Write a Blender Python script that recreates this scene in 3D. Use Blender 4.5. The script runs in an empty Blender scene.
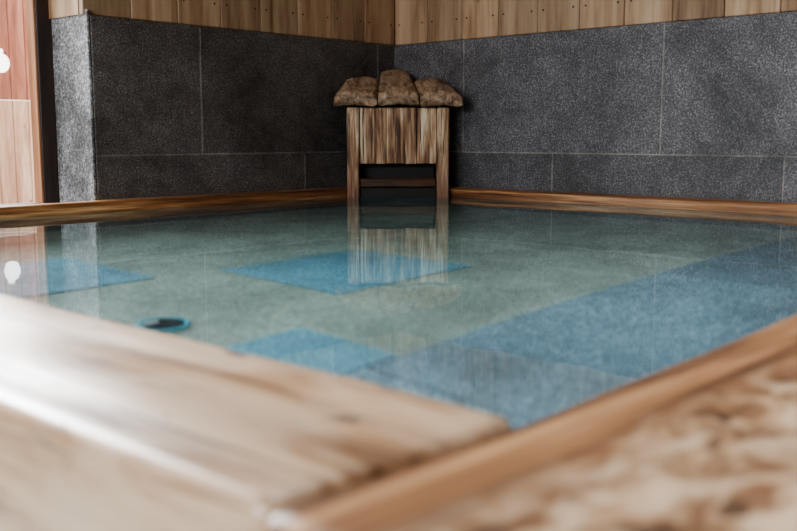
import bpy, bmesh, math, random
from mathutils import Vector, noise, Matrix
random.seed(7)
S=bpy.context.scene
XW,YW=3.728,3.466      # right wall plane x, left wall plane y
XI,YI=0.692,0.484      # near inner edges of the tub
RF=0.10                # far rim width
WZ=-0.04               # water level
FZ=-0.62               # basin floor
GZ=-0.45               # room floor
CZ=2.3
S.view_settings.view_transform='AgX'
S.view_settings.look='AgX - Medium High Contrast'

# ---------------- materials ----------------
def newmat(name):
    m=bpy.data.materials.new(name); m.use_nodes=True
    nt=m.node_tree; nt.nodes.clear()
    out=nt.nodes.new('ShaderNodeOutputMaterial')
    return m,nt,out
def N(nt,t,**k):
    n=nt.nodes.new(t)
    for a,b in k.items():
        if a in n.inputs: n.inputs[a].default_value=b
        else: setattr(n,a,b)
    return n
def ramp(nt,stops,src):
    r=nt.nodes.new('ShaderNodeValToRGB')
    el=r.color_ramp.elements
    while len(el)<len(stops): el.new(0.5)
    for e,(p,c) in zip(el,stops):
        e.position=p; e.color=(*c,1) if len(c)==3 else c
    nt.links.new(src,r.inputs[0]); return r
def mixc(nt,f,a,b,mode='MIX'):
    n=nt.nodes.new('ShaderNodeMix'); n.data_type='RGBA'; n.blend_type=mode
    def put(sock,v):
        if isinstance(v,(int,float)): sock.default_value=v
        elif isinstance(v,tuple): sock.default_value=(*v,1)
        else: nt.links.new(v,sock)
    put(n.inputs[0],f); put(n.inputs[6],a); put(n.inputs[7],b)
    return n.outputs[2]
def coords(nt,scale=(1,1,1)):
    tc=N(nt,'ShaderNodeTexCoord'); mp=N(nt,'ShaderNodeMapping')
    mp.inputs['Scale'].default_value=scale
    nt.links.new(tc.outputs['Object'],mp.inputs[0]); return mp.outputs[0]
def noisen(nt,vec,sc,det=4,rough=.6,dist=0):
    n=N(nt,'ShaderNodeTexNoise'); n.inputs['Scale'].default_value=sc
    n.inputs['Detail'].default_value=det; n.inputs['Roughness'].default_value=rough
    n.inputs['Distortion'].default_value=dist
    nt.links.new(vec,n.inputs['Vector']); return n.outputs[0]
def finish(nt,out,col,rough=.5,bump=None,bs=.2,bd=.01,spec=.5,coat=0):
    b=N(nt,'ShaderNodeBsdfPrincipled')
    if isinstance(col,tuple): b.inputs['Base Color'].default_value=(*col,1)
    else: nt.links.new(col,b.inputs['Base Color'])
    if isinstance(rough,(int,float)): b.inputs['Roughness'].default_value=rough
    else: nt.links.new(rough,b.inputs['Roughness'])
    b.inputs['Specular IOR Level'].default_value=spec
    b.inputs['Coat Weight'].default_value=coat
    b.inputs['Coat Roughness'].default_value=.25
    if bump is not None:
        bn=N(nt,'ShaderNodeBump'); bn.inputs['Strength'].default_value=bs; bn.inputs['Distance'].default_value=bd
        nt.links.new(bump,bn.inputs['Height']); nt.links.new(bn.outputs[0],b.inputs['Normal'])
    nt.links.new(b.outputs[0],out.inputs[0]); return b

def wood(name,dark,mid,light,axis,rough=.5,freq=22,along=1.2,island=.0,wear=None,coat=0,bs=.3,st=(.45,.66,.85)):
    m,nt,out=newmat(name)
    sc=[freq]*3; sc['xyz'.index(axis)]=along
    v=coords(nt,tuple(sc))
    if island>0:
        g=N(nt,'ShaderNodeNewGeometry'); cx=N(nt,'ShaderNodeCombineXYZ')
        mu=N(nt,'ShaderNodeMath',operation='MULTIPLY'); mu.inputs[1].default_value=60
        nt.links.new(g.outputs['Random Per Island'],mu.inputs[0])
        for i in range(3): nt.links.new(mu.outputs[0],cx.inputs[i])
        ad=N(nt,'ShaderNodeVectorMath',operation='ADD'); nt.links.new(v,ad.inputs[0]); nt.links.new(cx.outputs[0],ad.inputs[1]); v=ad.outputs[0]
    a=noisen(nt,v,1,5,.6,.6)
    f=noisen(nt,v,4.5,3,.6,.2)
    mix=N(nt,'ShaderNodeMath',operation='MULTIPLY_ADD'); nt.links.new(f,mix.inputs[0]); mix.inputs[1].default_value=.35
    nt.links.new(a,mix.inputs[2])
    r=ramp(nt,[(st[0],dark),(st[1],mid),(st[2],light)],mix.outputs[0])
    col=r.outputs[0]
    if island>0:
        rr=ramp(nt,[(0,(1-island,)*3),(1,(1,1,1))],g.outputs['Random Per Island'])
        col=mixc(nt,1.0,col,rr.outputs[0],'MULTIPLY')
        kv=coords(nt,(3.1,3.1,1.7)); vo=N(nt,'ShaderNodeTexVoronoi'); vo.inputs['Scale'].default_value=1.8
        nt.links.new(kv,vo.inputs['Vector'])
        kr=ramp(nt,[(.03,(.35,.2,.12)),(.09,(1,1,1))],vo.outputs['Distance'])
        col=mixc(nt,.8,col,kr.outputs[0],'MULTIPLY')
    if wear: col=wear(nt,col)
    finish(nt,out,col,rough,mix.outputs[0],bs,.004,coat=coat)
    return m

def stone(name,dark,mid,light,rough=.6,speck=170,stain=.6,bs=.35,spec=.5,isl=.25,rust=0):
    m,nt,out=newmat(name)
    v=coords(nt)
    a=noisen(nt,v,speck,3,.75)
    vo=N(nt,'ShaderNodeTexVoronoi'); vo.inputs['Scale'].default_value=speck*.8; nt.links.new(v,vo.inputs['Vector'])
    r=ramp(nt,[(.34,dark),(.52,mid),(.70,light)],a)
    v2=ramp(nt,[(.0,(.6,.6,.6)),(.6,(1.1,1.1,1.1))],vo.outputs['Distance'])
    col=mixc(nt,.6,r.outputs[0],v2.outputs[0],'MULTIPLY')
    b=noisen(nt,v,2.6,9,.78,.3)
    st=ramp(nt,[(.38,(1-stain,)*3),(.60,(1.3,1.3,1.3))],b)
    col=mixc(nt,1.0,col,st.outputs[0],'MULTIPLY')
    if rust:
        q=noisen(nt,v,28,4,.7,.5)
        rq=ramp(nt,[(.52,(0,0,0)),(.66,(rust,)*3)],q)
        col=mixc(nt,rq.outputs[0],col,(.13,.085,.06))
    if isl:
        g=N(nt,'ShaderNodeNewGeometry')
        rr=ramp(nt,[(0,(1-isl,)*3),(1,(1.1,1.1,1.1))],g.outputs['Random Per Island'])
        col=mixc(nt,1.0,col,rr.outputs[0],'MULTIPLY')
    finish(nt,out,col,rough,a,bs,.003,spec=spec)
    return m

M_stone=stone('dark_granite',(.034,.033,.036),(.104,.100,.108),(.34,.325,.335),rough=.5,speck=150,stain=.5,isl=.35)
M_stoneL=stone('dark_granite_rusty',(.032,.030,.030),(.108,.100,.100),(.34,.32,.31),rough=.5,speck=150,stain=.55,isl=.25,rust=.6)
M_stonelit=stone('granite_reveal_lit',(.05,.05,.052),(.26,.26,.265),(.7,.7,.7),speck=110)  # lighter copy of the granite, window light put into the colour
M_mortar=stone('mortar',(.19,.178,.165),(.26,.24,.22),(.33,.31,.28),isl=0,stain=.7)
M_board=wood('cedar_board',(.27,.15,.08),(.49,.32,.19),(.66,.47,.31),'z',.6,14,1.0,island=.4)
M_boardx=wood('ceiling_board',(.20,.11,.055),(.34,.20,.10),(.46,.3,.17),'x',.6,14,1.0,island=.3)
M_dark=wood('dark_frame',(.015,.010,.008),(.035,.022,.018),(.06,.04,.03),'z',.45)
M_void=wood('gap_shade_wood',(.002,.0015,.001),(.006,.004,.003),(.012,.007,.005),'x',.6)  # near-black colour stands in for shade in and below the spout gap
M_framel=wood('frame_edge_highlight',(.14,.05,.02),(.28,.12,.05),(.4,.2,.10),'z',.4)  # orange-brown tone paints the highlight along the jamb
M_blue=stone('blue_granite_tile',(.09,.20,.26),(.14,.31,.40),(.26,.45,.53),.5,90,.3,.1,isl=.1)
M_grey=stone('blue_grey_granite_tile',(.11,.17,.22),(.18,.27,.34),(.34,.46,.54),.5,75,.35,.1,isl=.2)
M_floorp=stone('basin_floor_stone',(.21,.25,.22),(.29,.335,.295),(.37,.41,.36),.5,60,.3,.1,isl=0)
M_side=stone('basin_side_stone',(.03,.045,.05),(.08,.11,.12),(.2,.25,.27),.5,90,.3,.1,isl=0)
M_ground=stone('ground_stone',(.12,.12,.11),(.2,.2,.19),(.3,.3,.29),.8,60,.3,.3,isl=0)

# rim
def wear_top(nt,col):
    v=coords(nt,(13,3.5,13)); n=noisen(nt,v,1,4,.6,.4)
    c=mixc(nt,ramp(nt,[(.42,(0,0,0)),(.60,(.65,.65,.65))],n).outputs[0],col,(.54,.42,.31))
    # long drying cracks along the grain
    v=coords(nt,(60,1.8,60)); n=noisen(nt,v,1,3,.6,.5)
    c=mixc(nt,ramp(nt,[(.30,(.85,.85,.85)),(.38,(0,0,0))],n).outputs[0],c,(.07,.04,.028))
    v=coords(nt,(14,5,14)); n=noisen(nt,v,1.3,3,.5,.8)
    return mixc(nt,ramp(nt,[(.29,(.9,.9,.9)),(.37,(0,0,0))],n).outputs[0],c,(.09,.075,.07))
def wear_right(nt,col):
    tc=N(nt,'ShaderNodeTexCoord'); sp=N(nt,'ShaderNodeSeparateXYZ'); nt.links.new(tc.outputs['Object'],sp.inputs[0])
    mr=N(nt,'ShaderNodeMapRange'); nt.links.new(sp.outputs[1],mr.inputs[0])
    mr.inputs[1].default_value=.41; mr.inputs[2].default_value=.35; mr.inputs[3].default_value=0; mr.inputs[4].default_value=1
    v=coords(nt,(15,24,24)); n=noisen(nt,v,1,3,.55,.6)
    patches=ramp(nt,[(.41,(.17,.09,.05)),(.50,(.42,.29,.18)),(.60,(.60,.47,.34))],n)
    v3=coords(nt,(12,18,18)); n3=noisen(nt,v3,1.3,3,.5,.3)
    dk=ramp(nt,[(.36,(.07,.07,.08)),(.42,(1,1,1))],n3)
    pc=mixc(nt,1.0,patches.outputs[0],dk.outputs[0],'MULTIPLY')
    pc=mixc(nt,.25,pc,col)
    return mixc(nt,mr.outputs[0],col,pc)
M_rimY=wood('rim_wood_y',(.12,.055,.028),(.37,.225,.125),(.60,.44,.29),'y',.34,26,1.3,wear=wear_top,coat=.45,st=(.52,.70,.90))
M_rimX=wood('rim_wood_x',(.07,.028,.012),(.26,.13,.06),(.46,.28,.15),'x',.38,26,1.3,wear=wear_right,coat=.1,st=(.52,.70,.90))
M_rimFX=wood('far_rim_wood_x',(.07,.024,.012),(.31,.14,.055),(.66,.42,.21),'x',.3,34,1.0,st=(.52,.70,.88))
M_rimFY=wood('far_rim_wood_y',(.07,.024,.012),(.31,.14,.055),(.66,.42,.21),'y',.3,34,1.0,st=(.52,.70,.88))
def wetfoot(nt,col):
    tc=N(nt,'ShaderNodeTexCoord'); sp=N(nt,'ShaderNodeSeparateXYZ'); nt.links.new(tc.outputs['Object'],sp.inputs[0])
    mr=N(nt,'ShaderNodeMapRange'); nt.links.new(sp.outputs[2],mr.inputs[0])
    mr.inputs[1].default_value=.22; mr.inputs[2].default_value=-.02; mr.inputs[3].default_value=0; mr.inputs[4].default_value=.8
    c=mixc(nt,mr.outputs[0],col,(.16,.055,.022))
    # dark water runs
    v=coords(nt,(70,70,3)); n=noisen(nt,v,1,2,.6,.2)
    return mixc(nt,ramp(nt,[(.34,(.9,.9,.9)),(.42,(0,0,0))],n).outputs[0],c,(.035,.014,.008))
M_sp=wood('spout_wood',(.10,.042,.020),(.40,.235,.125),(.76,.62,.45),'z',.5,30,2.2,wear=wetfoot,st=(.50,.66,.82))
M_spd=wood('spout_dark_wood',(.012,.006,.004),(.08,.032,.014),(.17,.08,.04),'x',.4,30,3)
M_roof=wood('spout_roof_wood',(.06,.036,.022),(.28,.185,.115),(.52,.38,.26),'y',.65,34,2.0,bs=.5,st=(.48,.66,.86))

# water
m,nt,out=newmat('bath_water'); M_water=m
gl=N(nt,'ShaderNodeBsdfGlass'); gl.inputs['IOR'].default_value=1.333; gl.inputs['Roughness'].default_value=0.0
gl.inputs['Color'].default_value=(.88,.98,1,1)
v=coords(nt,(1,1,1)); n=noisen(nt,v,5,2,.5)
bn=N(nt,'ShaderNodeBump'); bn.inputs['Strength'].default_value=.05; bn.inputs['Distance'].default_value=.01
nt.links.new(n,bn.inputs['Height']); nt.links.new(bn.outputs[0],gl.inputs['Normal'])
nt.links.new(gl.outputs[0],out.inputs[0])

def plain(name,c,rough=.5,metal=0):
    m,nt,out=newmat(name); v=coords(nt); n=noisen(nt,v,40,3)
    r=ramp(nt,[(.3,tuple(x*.85 for x in c)),(.7,c)],n)
    b=finish(nt,out,r.outputs[0],rough); b.inputs['Metallic'].default_value=metal; return m
M_black=plain('black_rubber',(.008,.009,.011),.4)
M_cyan=plain('cyan_ring',(.16,.60,.75),.35)
M_white=plain('white_plastic',(.8,.85,.85),.3)
M_nail=plain('nail',(.06,.05,.045),.4,.8)

# ---------------- mesh helpers ----------------
def mkobj(name,bm,mat,parent=None,smooth=False):
    me=bpy.data.meshes.new(name); bmesh.ops.recalc_face_normals(bm,faces=bm.faces); bm.to_mesh(me); bm.free()
    if not isinstance(mat,(list,tuple)): mat=[mat]
    for q in mat: me.materials.append(q)
    o=bpy.data.objects.new(name,me); S.collection.objects.link(o)
    if smooth:
        for p in me.polygons: p.use_smooth=True
    if parent: o.parent=parent
    return o
def empty(name):
    e=bpy.data.objects.new(name,None); S.collection.objects.link(e); return e
def addbox(bm,x0,x1,y0,y1,z0,z1,bev=0,mi=0,seg=1):
    r=bmesh.ops.create_cube(bm,size=1); vs=r['verts']
    for v in vs:
        v.co=Vector((x0+(v.co.x+.5)*(x1-x0),y0+(v.co.y+.5)*(y1-y0),z0+(v.co.z+.5)*(z1-z0)))
    fs=list({f for v in vs for f in v.link_faces})
    for f in fs: f.material_index=mi
    if bev:
        es=list({e for v in vs for e in v.link_edges})
        r=bmesh.ops.bevel(bm,geom=es,offset=bev,segments=seg,affect='EDGES',profile=.5)
        for f in r['faces']: f.material_index=mi
def boxes(name,lst,mat,parent=None,bev=0):
    bm=bmesh.new()
    for b in lst: addbox(bm,*b,bev=bev)
    return mkobj(name,bm,mat,parent)

def beam(name,a0,a1,b0,b1,z0,z1,axis,mat,parent=None,r=.02,n=60,amp=.003,fn=None,seed=0):
    prof=[]
    def arc(cx,cz,a_s):
        for i in range(6):
            t=math.radians(a_s+i*18); prof.append((cx+r*math.cos(t),cz+r*math.sin(t)))
    def line(p,q,k):
        for i in range(1,k): prof.append((p[0]+(q[0]-p[0])*i/k,p[1]+(q[1]-p[1])*i/k))
    arc(b1-r,z1-r,0); line((b1-r,z1),(b0+r,z1),14)
    arc(b0+r,z1-r,90); line((b0,z1-r),(b0,z0+r),6)
    arc(b0+r,z0+r,180); line((b0+r,z0),(b1-r,z0),4)
    arc(b1-r,z0+r,270); line((b1,z0+r),(b1,z1-r),6)
    bm=bmesh.new(); rings=[]
    ts=[0,.003,.008]+[.015+ (1-.03)*i/n for i in range(n+1)]+[.992,.997,1]
    cb=(b0+b1)/2; cz=(z0+z1)/2
    for t in ts:
        a=a0+(a1-a0)*t
        ring=[]
        ins=0
        dist=min(a-a0,a1-a)
        if dist<r*.6: ins=(r*.6)-math.sqrt(max(0,(r*.6)**2-(r*.6-dist)**2))
        for (b,z) in prof:
            bb=b+(ins if b<cb else -ins)*min(1,abs(b-cb)/((b1-b0)/2)); zz=z+(ins if z<cz else -ins)*min(1,abs(z-cz)/((z1-z0)/2))
            p=Vector((a,bb,zz)) if axis=='x' else Vector((bb,a,zz))
            q=Vector((p.x*(3 if axis=='x' else 9),p.y*(9 if axis=='x' else 3),p.z*8))+Vector((seed,seed,seed))
            dn=noise.noise(q)*amp
            p.z+=dn
            if axis=='x': p.y+=noise.noise(q+Vector((7,3,1)))*amp
            else: p.x+=noise.noise(q+Vector((7,3,1)))*amp
            if fn: p=fn(p)
            ring.append(bm.verts.new(p))
        rings.append(ring)
    k=len(prof)
    for i in range(len(rings)-1):
        for j in range(k):
            bm.faces.new((rings[i][j],rings[i][(j+1)%k],rings[i+1][(j+1)%k],rings[i+1][j]))
    bm.faces.new(rings[0]); bm.faces.new(list(reversed(rings[-1])))
    return mkobj(name,bm,mat,parent,True)

# ---------------- walls ----------------
Z1,Z2=.173,.716; G=.006; TH=.28
WX0=2.0   # window reveal
def course(plane,lo,hi,cuts,z0,z1,mat=0):
    c=[lo]+sorted([q for q in cuts if lo<q<hi])+[hi]; L=[]
    for a,b in zip(c[:-1],c[1:]):
        if plane=='y': L.append((a+G/2,b-G/2,YW,YW+TH-.02,z0+G/2,z1-G/2))
        else: L.append((XW,XW+TH-.02,a+G/2,b-G/2,z0+G/2,z1-G/2))
    return L
wl=empty('wall_left')
L=course('y',WX0,XW-.001,[3.097],GZ,Z1)+course('y',WX0,XW-.001,[2.51,3.60],Z1,Z2)
boxes('stone_blocks',L,M_stoneL,wl,.002)
boxes('mortar',[(WX0+.004,XW,YW+.002,YW+TH-.03,GZ,Z2-.003)],M_mortar,wl)
wr=empty('wall_right')
YB=-2.0
L=course('x',YB,YW+TH,[2.488,1.435,.358,-.71],GZ,Z1)+course('x',YB,YW+TH,[3.011,1.955,.86,-.21,-1.28],Z1,Z2)
boxes('stone_blocks',L,M_stone,wr,.002)
boxes('mortar',[(XW+.002,XW+TH-.03,YB+.01,YW+TH-.03,GZ,Z2-.003)],M_mortar,wr)
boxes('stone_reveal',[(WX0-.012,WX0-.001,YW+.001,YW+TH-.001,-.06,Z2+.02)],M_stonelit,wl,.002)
bw=.222; L=[];nl=[]
x=XW+.02
while x>WX0-.02:
    a=max(x-bw,WX0-.02); L.append((a+.0015,x-.0015,YW+.018,YW+.045,Z2,CZ)); x-=bw
boxes('timber_boards',L,M_board,wl,.003)
bm=bmesh.new()
for b in L:
    for xx in (b[0]+.03,b[1]-.03): 
        bmesh.ops.create_uvsphere(bm,u_segments=8,v_segments=5,radius=.0045,matrix=Matrix.Translation((xx,YW+.018,Z2+.10)))
mkobj('board_nails',bm,M_nail,wl)
L=[]; y=YW+.018
while y>YB:
    a=max(y-bw,YB); L.append((XW+.018,XW+.045,a+.0015,y-.0015,Z2,CZ)); y-=bw
boxes('timber_boards',L,M_board,wr,.003)
bm=bmesh.new()
for b in L:
    for yy in (b[2]+.03,b[3]-.03):
        bmesh.ops.create_uvsphere(bm,u_segments=8,v_segments=5,radius=.0045,matrix=Matrix.Translation((XW+.018,yy,Z2+.10)))
mkobj('board_nails',bm,M_nail,wr)
XB=-2.0
boxes('wall_window_side',[(XB,-1.5,YW+.05,YW+TH,GZ,CZ),(-1.5,WX0-.02,YW+.05,YW+TH,1.85,CZ),(WX0-.02,XW+TH+.02,YW+.05,YW+TH,Z2+.002,CZ)],M_board,wl)
boxes('outer_cladding',[(XW+.05,XW+TH,YB,YW+TH,Z2+.002,CZ)],M_board,wr)
boxes('stone_sill',[(-1.5,WX0-.013,YW+.001,YW+TH,GZ,-.05)],M_stone,wl)
w1=empty('window_1')
boxes('jamb',[(1.925,2.10,YW+TH+.001,YW+TH+.07,-.06,1.85)],M_dark,w1,.003)
boxes('jamb_edge_highlight',[(1.913,1.924,YW+TH+.001,YW+TH+.06,-.06,1.85)],M_framel,w1,.002)  # thin strip carrying the painted highlight
boxes('frame_rails',[(-1.5,1.912,YW+TH,YW+TH+.05,1.79,1.85),(-1.5,1.912,YW+TH,YW+TH+.05,-.06,-.02),(-1.5,-1.44,YW+TH,YW+TH+.05,-.02,1.79),(.30,.35,YW+TH,YW+TH+.05,-.02,1.79)],M_dark,w1,.003)
wb=empty('wall_back')
boxes('panels',[(XB-.1,XB,YB,-.6,GZ,CZ),(XB-.1,XB,2.8,YW+TH,GZ,CZ),(XB-.1,XB,-.6,2.8,GZ,.35),(XB-.1,XB,-.6,2.8,1.95,CZ)],M_board,wb)
w2=empty('added_window')  # unseen window, put in to let light onto the right wall
boxes('frame',[(XB-.09,XB-.02,-.6,2.8,.35,.40),(XB-.09,XB-.02,-.6,2.8,1.90,1.95),(XB-.09,XB-.02,-.6,-.55,.4,1.9),(XB-.09,XB-.02,2.75,2.8,.4,1.9),(XB-.09,XB-.02,1.07,1.12,.4,1.9)],M_dark,w2)
boxes('wall_front',[(XB-.1,XW+TH,YB-.1,YB,GZ,CZ)],M_board)
L=[]; y=YB
while y<YW+TH: L.append((XB-.1,XW+TH,y+.002,min(y+.2,YW+TH)-.002,CZ,CZ+.03)); y+=.2
boxes('ceiling',L,M_boardx,None,.002)
boxes('floor',[(XB,.405,YB,YW,GZ-.05,GZ),(.405,XW,YB,.16,GZ-.05,GZ)],M_ground)

# exterior
bm=bmesh.new(); addbox(bm,-30,30,YW+TH+.1,40,-.6,-.5); addbox(bm,-30,XB-.15,-20,YW+TH+.1,-.6,-.5)
mkobj('garden_ground',bm,M_ground)
M_f1=wood('fence_red_board',(.22,.06,.03),(.40,.13,.07),(.54,.24,.15),'z',.6,10,1,island=.3)
M_f2=wood('fence_pale_board',(.42,.20,.11),(.62,.36,.23),(.78,.54,.38),'z',.6,10,1,island=.2)
fe=empty('garden_fence')
L1=[];L2=[];x=-3
while x<7.5:
    L1.append((x,x+.145,8.7,8.73,.58,2.1)); L2.append((x,x+.145,8.69,8.73,-.5,.575)); x+=.15
boxes('upper_boards',L1,M_f1,fe,.004); boxes('lower_boards',L2,M_f2,fe,.004)
bm=bmesh.new(); bmesh.ops.create_uvsphere(bm,u_segments=20,v_segments=12,radius=.07,matrix=Matrix.Translation((4.08,8.62,.90))@Matrix.Diagonal((1,1,1.2,1)))
bmesh.ops.create_cone(bm,segments=12,radius1=.03,radius2=.03,depth=.05,cap_ends=True,matrix=Matrix.Translation((4.08,8.65,1.00)))
m,nt,out=newmat('lantern_paper'); e=N(nt,'ShaderNodeEmission'); e.inputs[0].default_value=(1,.93,.85,1); e.inputs[1].default_value=4; nt.links.new(e.outputs[0],out.inputs[0])
mkobj('lantern',bm,m,fe,True)

# ---------------- tub ----------------
bas=empty('stone_bath_basin')
xo0,xo1,yo0,yo1=.42,XW-.006,.20,YW-.006
xi0,xi1,yi0,yi1=XI+.004,XW-RF-.004,YI+.004,YW-RF-.004
boxes('side_slabs',[(xo0,xi0,yo0,yo1,FZ-.1,-.16),(xi1,xo1,yo0,yo1,FZ-.1,-.1),(xi0,xi1,yo0,yi0,FZ-.1,-.16),(xi0,xi1,yi1,yo1,FZ-.1,-.1)],M_side,bas)
boxes('bottom_slab',[(xi0,xi1,yi0,yi1,FZ-.1,FZ)],M_floorp,bas)
T=[]
def tiles(x0,x1,y0,y1,nx,ny):
    for i in range(nx):
        for j in range(ny):
            a=x0+(x1-x0)*i/nx; b=x0+(x1-x0)*(i+1)/nx; c=y0+(y1-y0)*j/ny; d=y0+(y1-y0)*(j+1)/ny
            T.append((a+.002,b-.002,c+.002,d-.002,FZ+.0005,FZ+.012))
tiles(xi0,xi1,yi0,1.27,5,1)
boxes('floor_tiles_grey',T,M_grey,bas,.002)
T=[]
tiles(xi0,1.38,1.27,1.56,1,1)
tiles(1.65,2.20,1.73,2.22,1,1)
tiles(xi0,1.46,2.24,2.72,1,1)
boxes('floor_tiles_blue',T,M_blue,bas,.002)

bm=bmesh.new()
bmesh.ops.create_grid(bm,x_segments=2,y_segments=2,size=.5)
x0,x1,y0,y1=XI-.008,XW-RF+.006,YI-.008,YW-RF+.006
for v in bm.verts: v.co=Vector((x0+(v.co.x+.5)*(x1-x0),y0+(v.co.y+.5)*(y1-y0),WZ))
wobj=mkobj('bath_water',bm,M_water)
if wobj.data.polygons[0].normal.z<0: wobj.data.flip_normals()

rim=empty('wooden_bath_rim')
beam('rim_near_left',YI+.008,YW-RF-.002,.40,XI+.002,-.16,0.001,'y',M_rimY,rim,r=.014,n=90,amp=.005)
def hewn(p):
    if p.z>-.12 and p.y<.40:
        k=min(1,(.40-p.y)/.05)
        p.z+=k*(-.004+.010*noise.noise(Vector((p.x*11,p.y*13,3))))
        if p.y<.2: p.z-=(.2-p.y)*.2
    if p.x>.7:
        p.y+=.034*(p.x-.7)*max(0,min(1,(p.y-.2)/.25))
    return p
beam('rim_near_right',.385,XW-RF-.004,.16,YI,-.16,.001,'x',M_rimX,rim,r=.014,n=160,amp=.005,fn=hewn,seed=4)
beam('rim_far_left',.41,XW-.006,YW-RF,YW-.006,-.10,0,'x',M_rimFX,rim,r=.012,n=80,amp=.004,seed=9)
beam('rim_far_right',.17,YW-RF-.002,XW-RF,XW-.006,-.10,0,'y',M_rimFY,rim,r=.012,n=80,amp=.004,seed=14)

dr=empty('suction_drain_cover')
def ring(name,r0,r1,z0,z1,mat,cx,cy):
    bm=bmesh.new(); n=40; R=[]
    for i in range(n):
        t=2*math.pi*i/n; c,s=math.cos(t),math.sin(t)
        R.append([bm.verts.new((cx+r*c,cy+r*s,z)) for r,z in ((r0,z0),(r1,z0),(r1,z1),((r0+r1)/2,z1+.004),(r0,z1))])
    for i in range(n):
        a,b=R[i],R[(i+1)%n]
        for j in range(5): bm.faces.new((a[j],b[j],b[(j+1)%5],a[(j+1)%5]))
    return mkobj(name,bm,mat,dr,True)
DX,DY=1.18,1.79
ring('outer_ring',.048,.058,FZ,FZ+.016,M_cyan,DX,DY)
bm=bmesh.new(); bmesh.ops.create_cone(bm,segments=32,radius1=.048,radius2=.044,depth=.014,cap_ends=True,matrix=Matrix.Translation((DX,DY,FZ+.008)))
mkobj('black_disc',bm,M_black,dr)
ring('inner_ring',.018,.024,FZ+.014,FZ+.020,M_black,DX,DY)
boxes('handle',[(DX-.044,DX-.004,DY+.006,DY+.020,FZ+.0155,FZ+.032)],M_white,dr,.002)

# ---------------- water spout ----------------
sp=empty('wooden_water_spout')
sp.location=(XW,YW,0); sp.rotation_euler=(0,0,math.radians(-45))
def lb(name,lst,mat,bev=.004): return boxes(name,lst,mat,sp,bev)
FW=.43; H=.245
lb('legs',[(-H,-H+.058,-FW,-FW+.06,-.14,.385),(H-.058,H,-FW,-FW+.06,-.14,.385)],M_sp,.005)
L=[];x=-H+.060;ws=[.075,.055,.085,.06,.095]
for w in ws:
    L.append((x+.0008,x+w-.0008,-FW+.018,-FW+.04,.118+random.uniform(-.002,.002),.386)); x+=w
lb('front_boards',L,M_sp,.003)
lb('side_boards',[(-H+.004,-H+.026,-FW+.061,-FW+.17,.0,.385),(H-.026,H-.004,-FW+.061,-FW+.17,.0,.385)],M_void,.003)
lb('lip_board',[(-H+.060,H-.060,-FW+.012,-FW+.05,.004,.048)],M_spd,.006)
lb('apron_board',[(-H+.060,H-.060,-FW+.03,-FW+.055,-.10,.002)],M_void,.002)  # near-black board added to fill the dark below the lip
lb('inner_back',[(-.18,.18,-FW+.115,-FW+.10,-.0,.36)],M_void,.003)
lb('inner_floor',[(-.18,.18,-FW+.052,-FW+.099,.0,.02)],M_void,.003)
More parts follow.
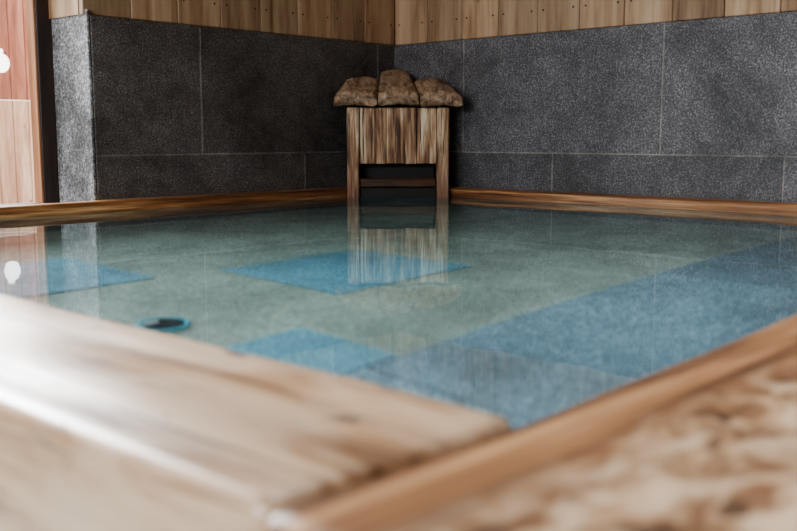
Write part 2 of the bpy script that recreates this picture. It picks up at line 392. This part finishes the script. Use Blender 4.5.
def slab(name,fx0,fx1,bx0,bx1,yf,yb,zf,zb,th,seed):
    """weathered roof plank: crowned top, nose rolled down at the front, narrowing towards the wall"""
    bm=bmesh.new(); R=[]; ns=26; k=18
    for i in range(ns+1):
        s=i/ns
        x0=fx0+(bx0-fx0)*s; x1=fx1+(bx1-fx1)*s; y=yf+(yb-yf)*s
        drop=.022*max(0,1-s/.10)**2
        zt=zf+(zb-zf)*s-drop; zb_=zf+(zb-zf)*s*.8-th
        ring=[]
        hw=(x1-x0)/2; cx=(x0+x1)/2
        pts=[]
        for j in range(k+1):
            u=-1+2*j/k
            pts.append((u,1,1-abs(u)**11))
        for j in range(k+1):
            u=1-2*j/k; pts.append((u,0,1-abs(u)**11))
        for (u,top,edge) in pts:
            px=cx+u*hw
            zmid=(zt+zb_)/2
            if top: pz=zmid+(zt-zmid)*(.6+.4*edge)+.018*(1-u*u)
            else: pz=zmid+(zb_-zmid)*(.6+.4*edge)+.010*(1-u*u)
            a=.006 if top else .004
            pz+=a*noise.noise(Vector((px*20+seed,y*4,top*3)))+ (a*.9*noise.noise(Vector((px*80,y*4,seed))))
            px+=.004*noise.noise(Vector((px*8,y*10+seed,pz*9)))
            yy=y+.016*noise.noise(Vector((px*13,seed,pz*8)))*(1-s)
            if s==0: yy+=.012*(abs(u)**3)
            ring.append(bm.verts.new((px,yy,pz)))
        R.append(ring)
    k2=len(R[0])
    for i in range(ns):
        for j in range(k2): bm.faces.new((R[i][j],R[i][(j+1)%k2],R[i+1][(j+1)%k2],R[i+1][j]))
    bm.faces.new(R[0]); bm.faces.new(list(reversed(R[-1])))
    return mkobj(name,bm,M_roof,sp,True)
slab('roof_plank_a',-.308,-.101,-.255,-.085,-.465,-.28,.442,.522,.056,1)
slab('roof_plank_b',-.098,.098,-.080,.072,-.475,-.16,.446,.565,.058,8)
slab('roof_plank_c',.101,.308,.078,.252,-.465,-.28,.440,.514,.056,15)

# ---------------- light ----------------
w=bpy.data.worlds.new('World'); S.world=w; w.use_nodes=True
nt=w.node_tree; nt.nodes.clear()
bg=nt.nodes.new('ShaderNodeBackground'); o=nt.nodes.new('ShaderNodeOutputWorld')
bg.inputs[0].default_value=(.93,.97,1,1); bg.inputs[1].default_value=3.2
nt.links.new(bg.outputs[0],o.inputs[0])
def area(name,loc,target,sx,sy,e,c):
    l=bpy.data.lights.new(name,'AREA'); l.shape='RECTANGLE'; l.size=sx; l.size_y=sy; l.energy=e; l.color=c
    ob=bpy.data.objects.new(name,l); S.collection.objects.link(ob); ob.location=loc
    ob.rotation_euler=(Vector(target)-Vector(loc)).to_track_quat('-Z','Y').to_euler(); return ob
area('right_wall_fill',(-2.8,1.1,2.2),(3.7,1.0,.5),3.0,2.2,320,(.90,.95,1))  # unseen area light added behind the camera to brighten the right wall
area('rim_glare_fill',(1.7,7.4,3.2),(.9,1.4,0),3.6,1.8,1150,(.93,.96,1))  # unseen area light added above the fence for interior light and rim glare
cl=area('overhead_fill',(1.7,1.3,2.27),(1.7,1.3,0),1.6,1.6,24,(1,.98,.95)); cl.data.spread=math.radians(90)  # unseen overhead light added to brighten the water and basin floor

cam=bpy.data.cameras.new('camera'); co=bpy.data.objects.new('camera',cam); S.collection.objects.link(co)
co.location=(0,0,.25); co.rotation_euler=(math.radians(90-7.63),0,math.radians(42.7-90))
cam.sensor_width=36; cam.lens=36*966/797; cam.clip_start=.02
cam.dof.use_dof=True; cam.dof.focus_distance=4.6; cam.dof.aperture_fstop=3.4
S.camera=co
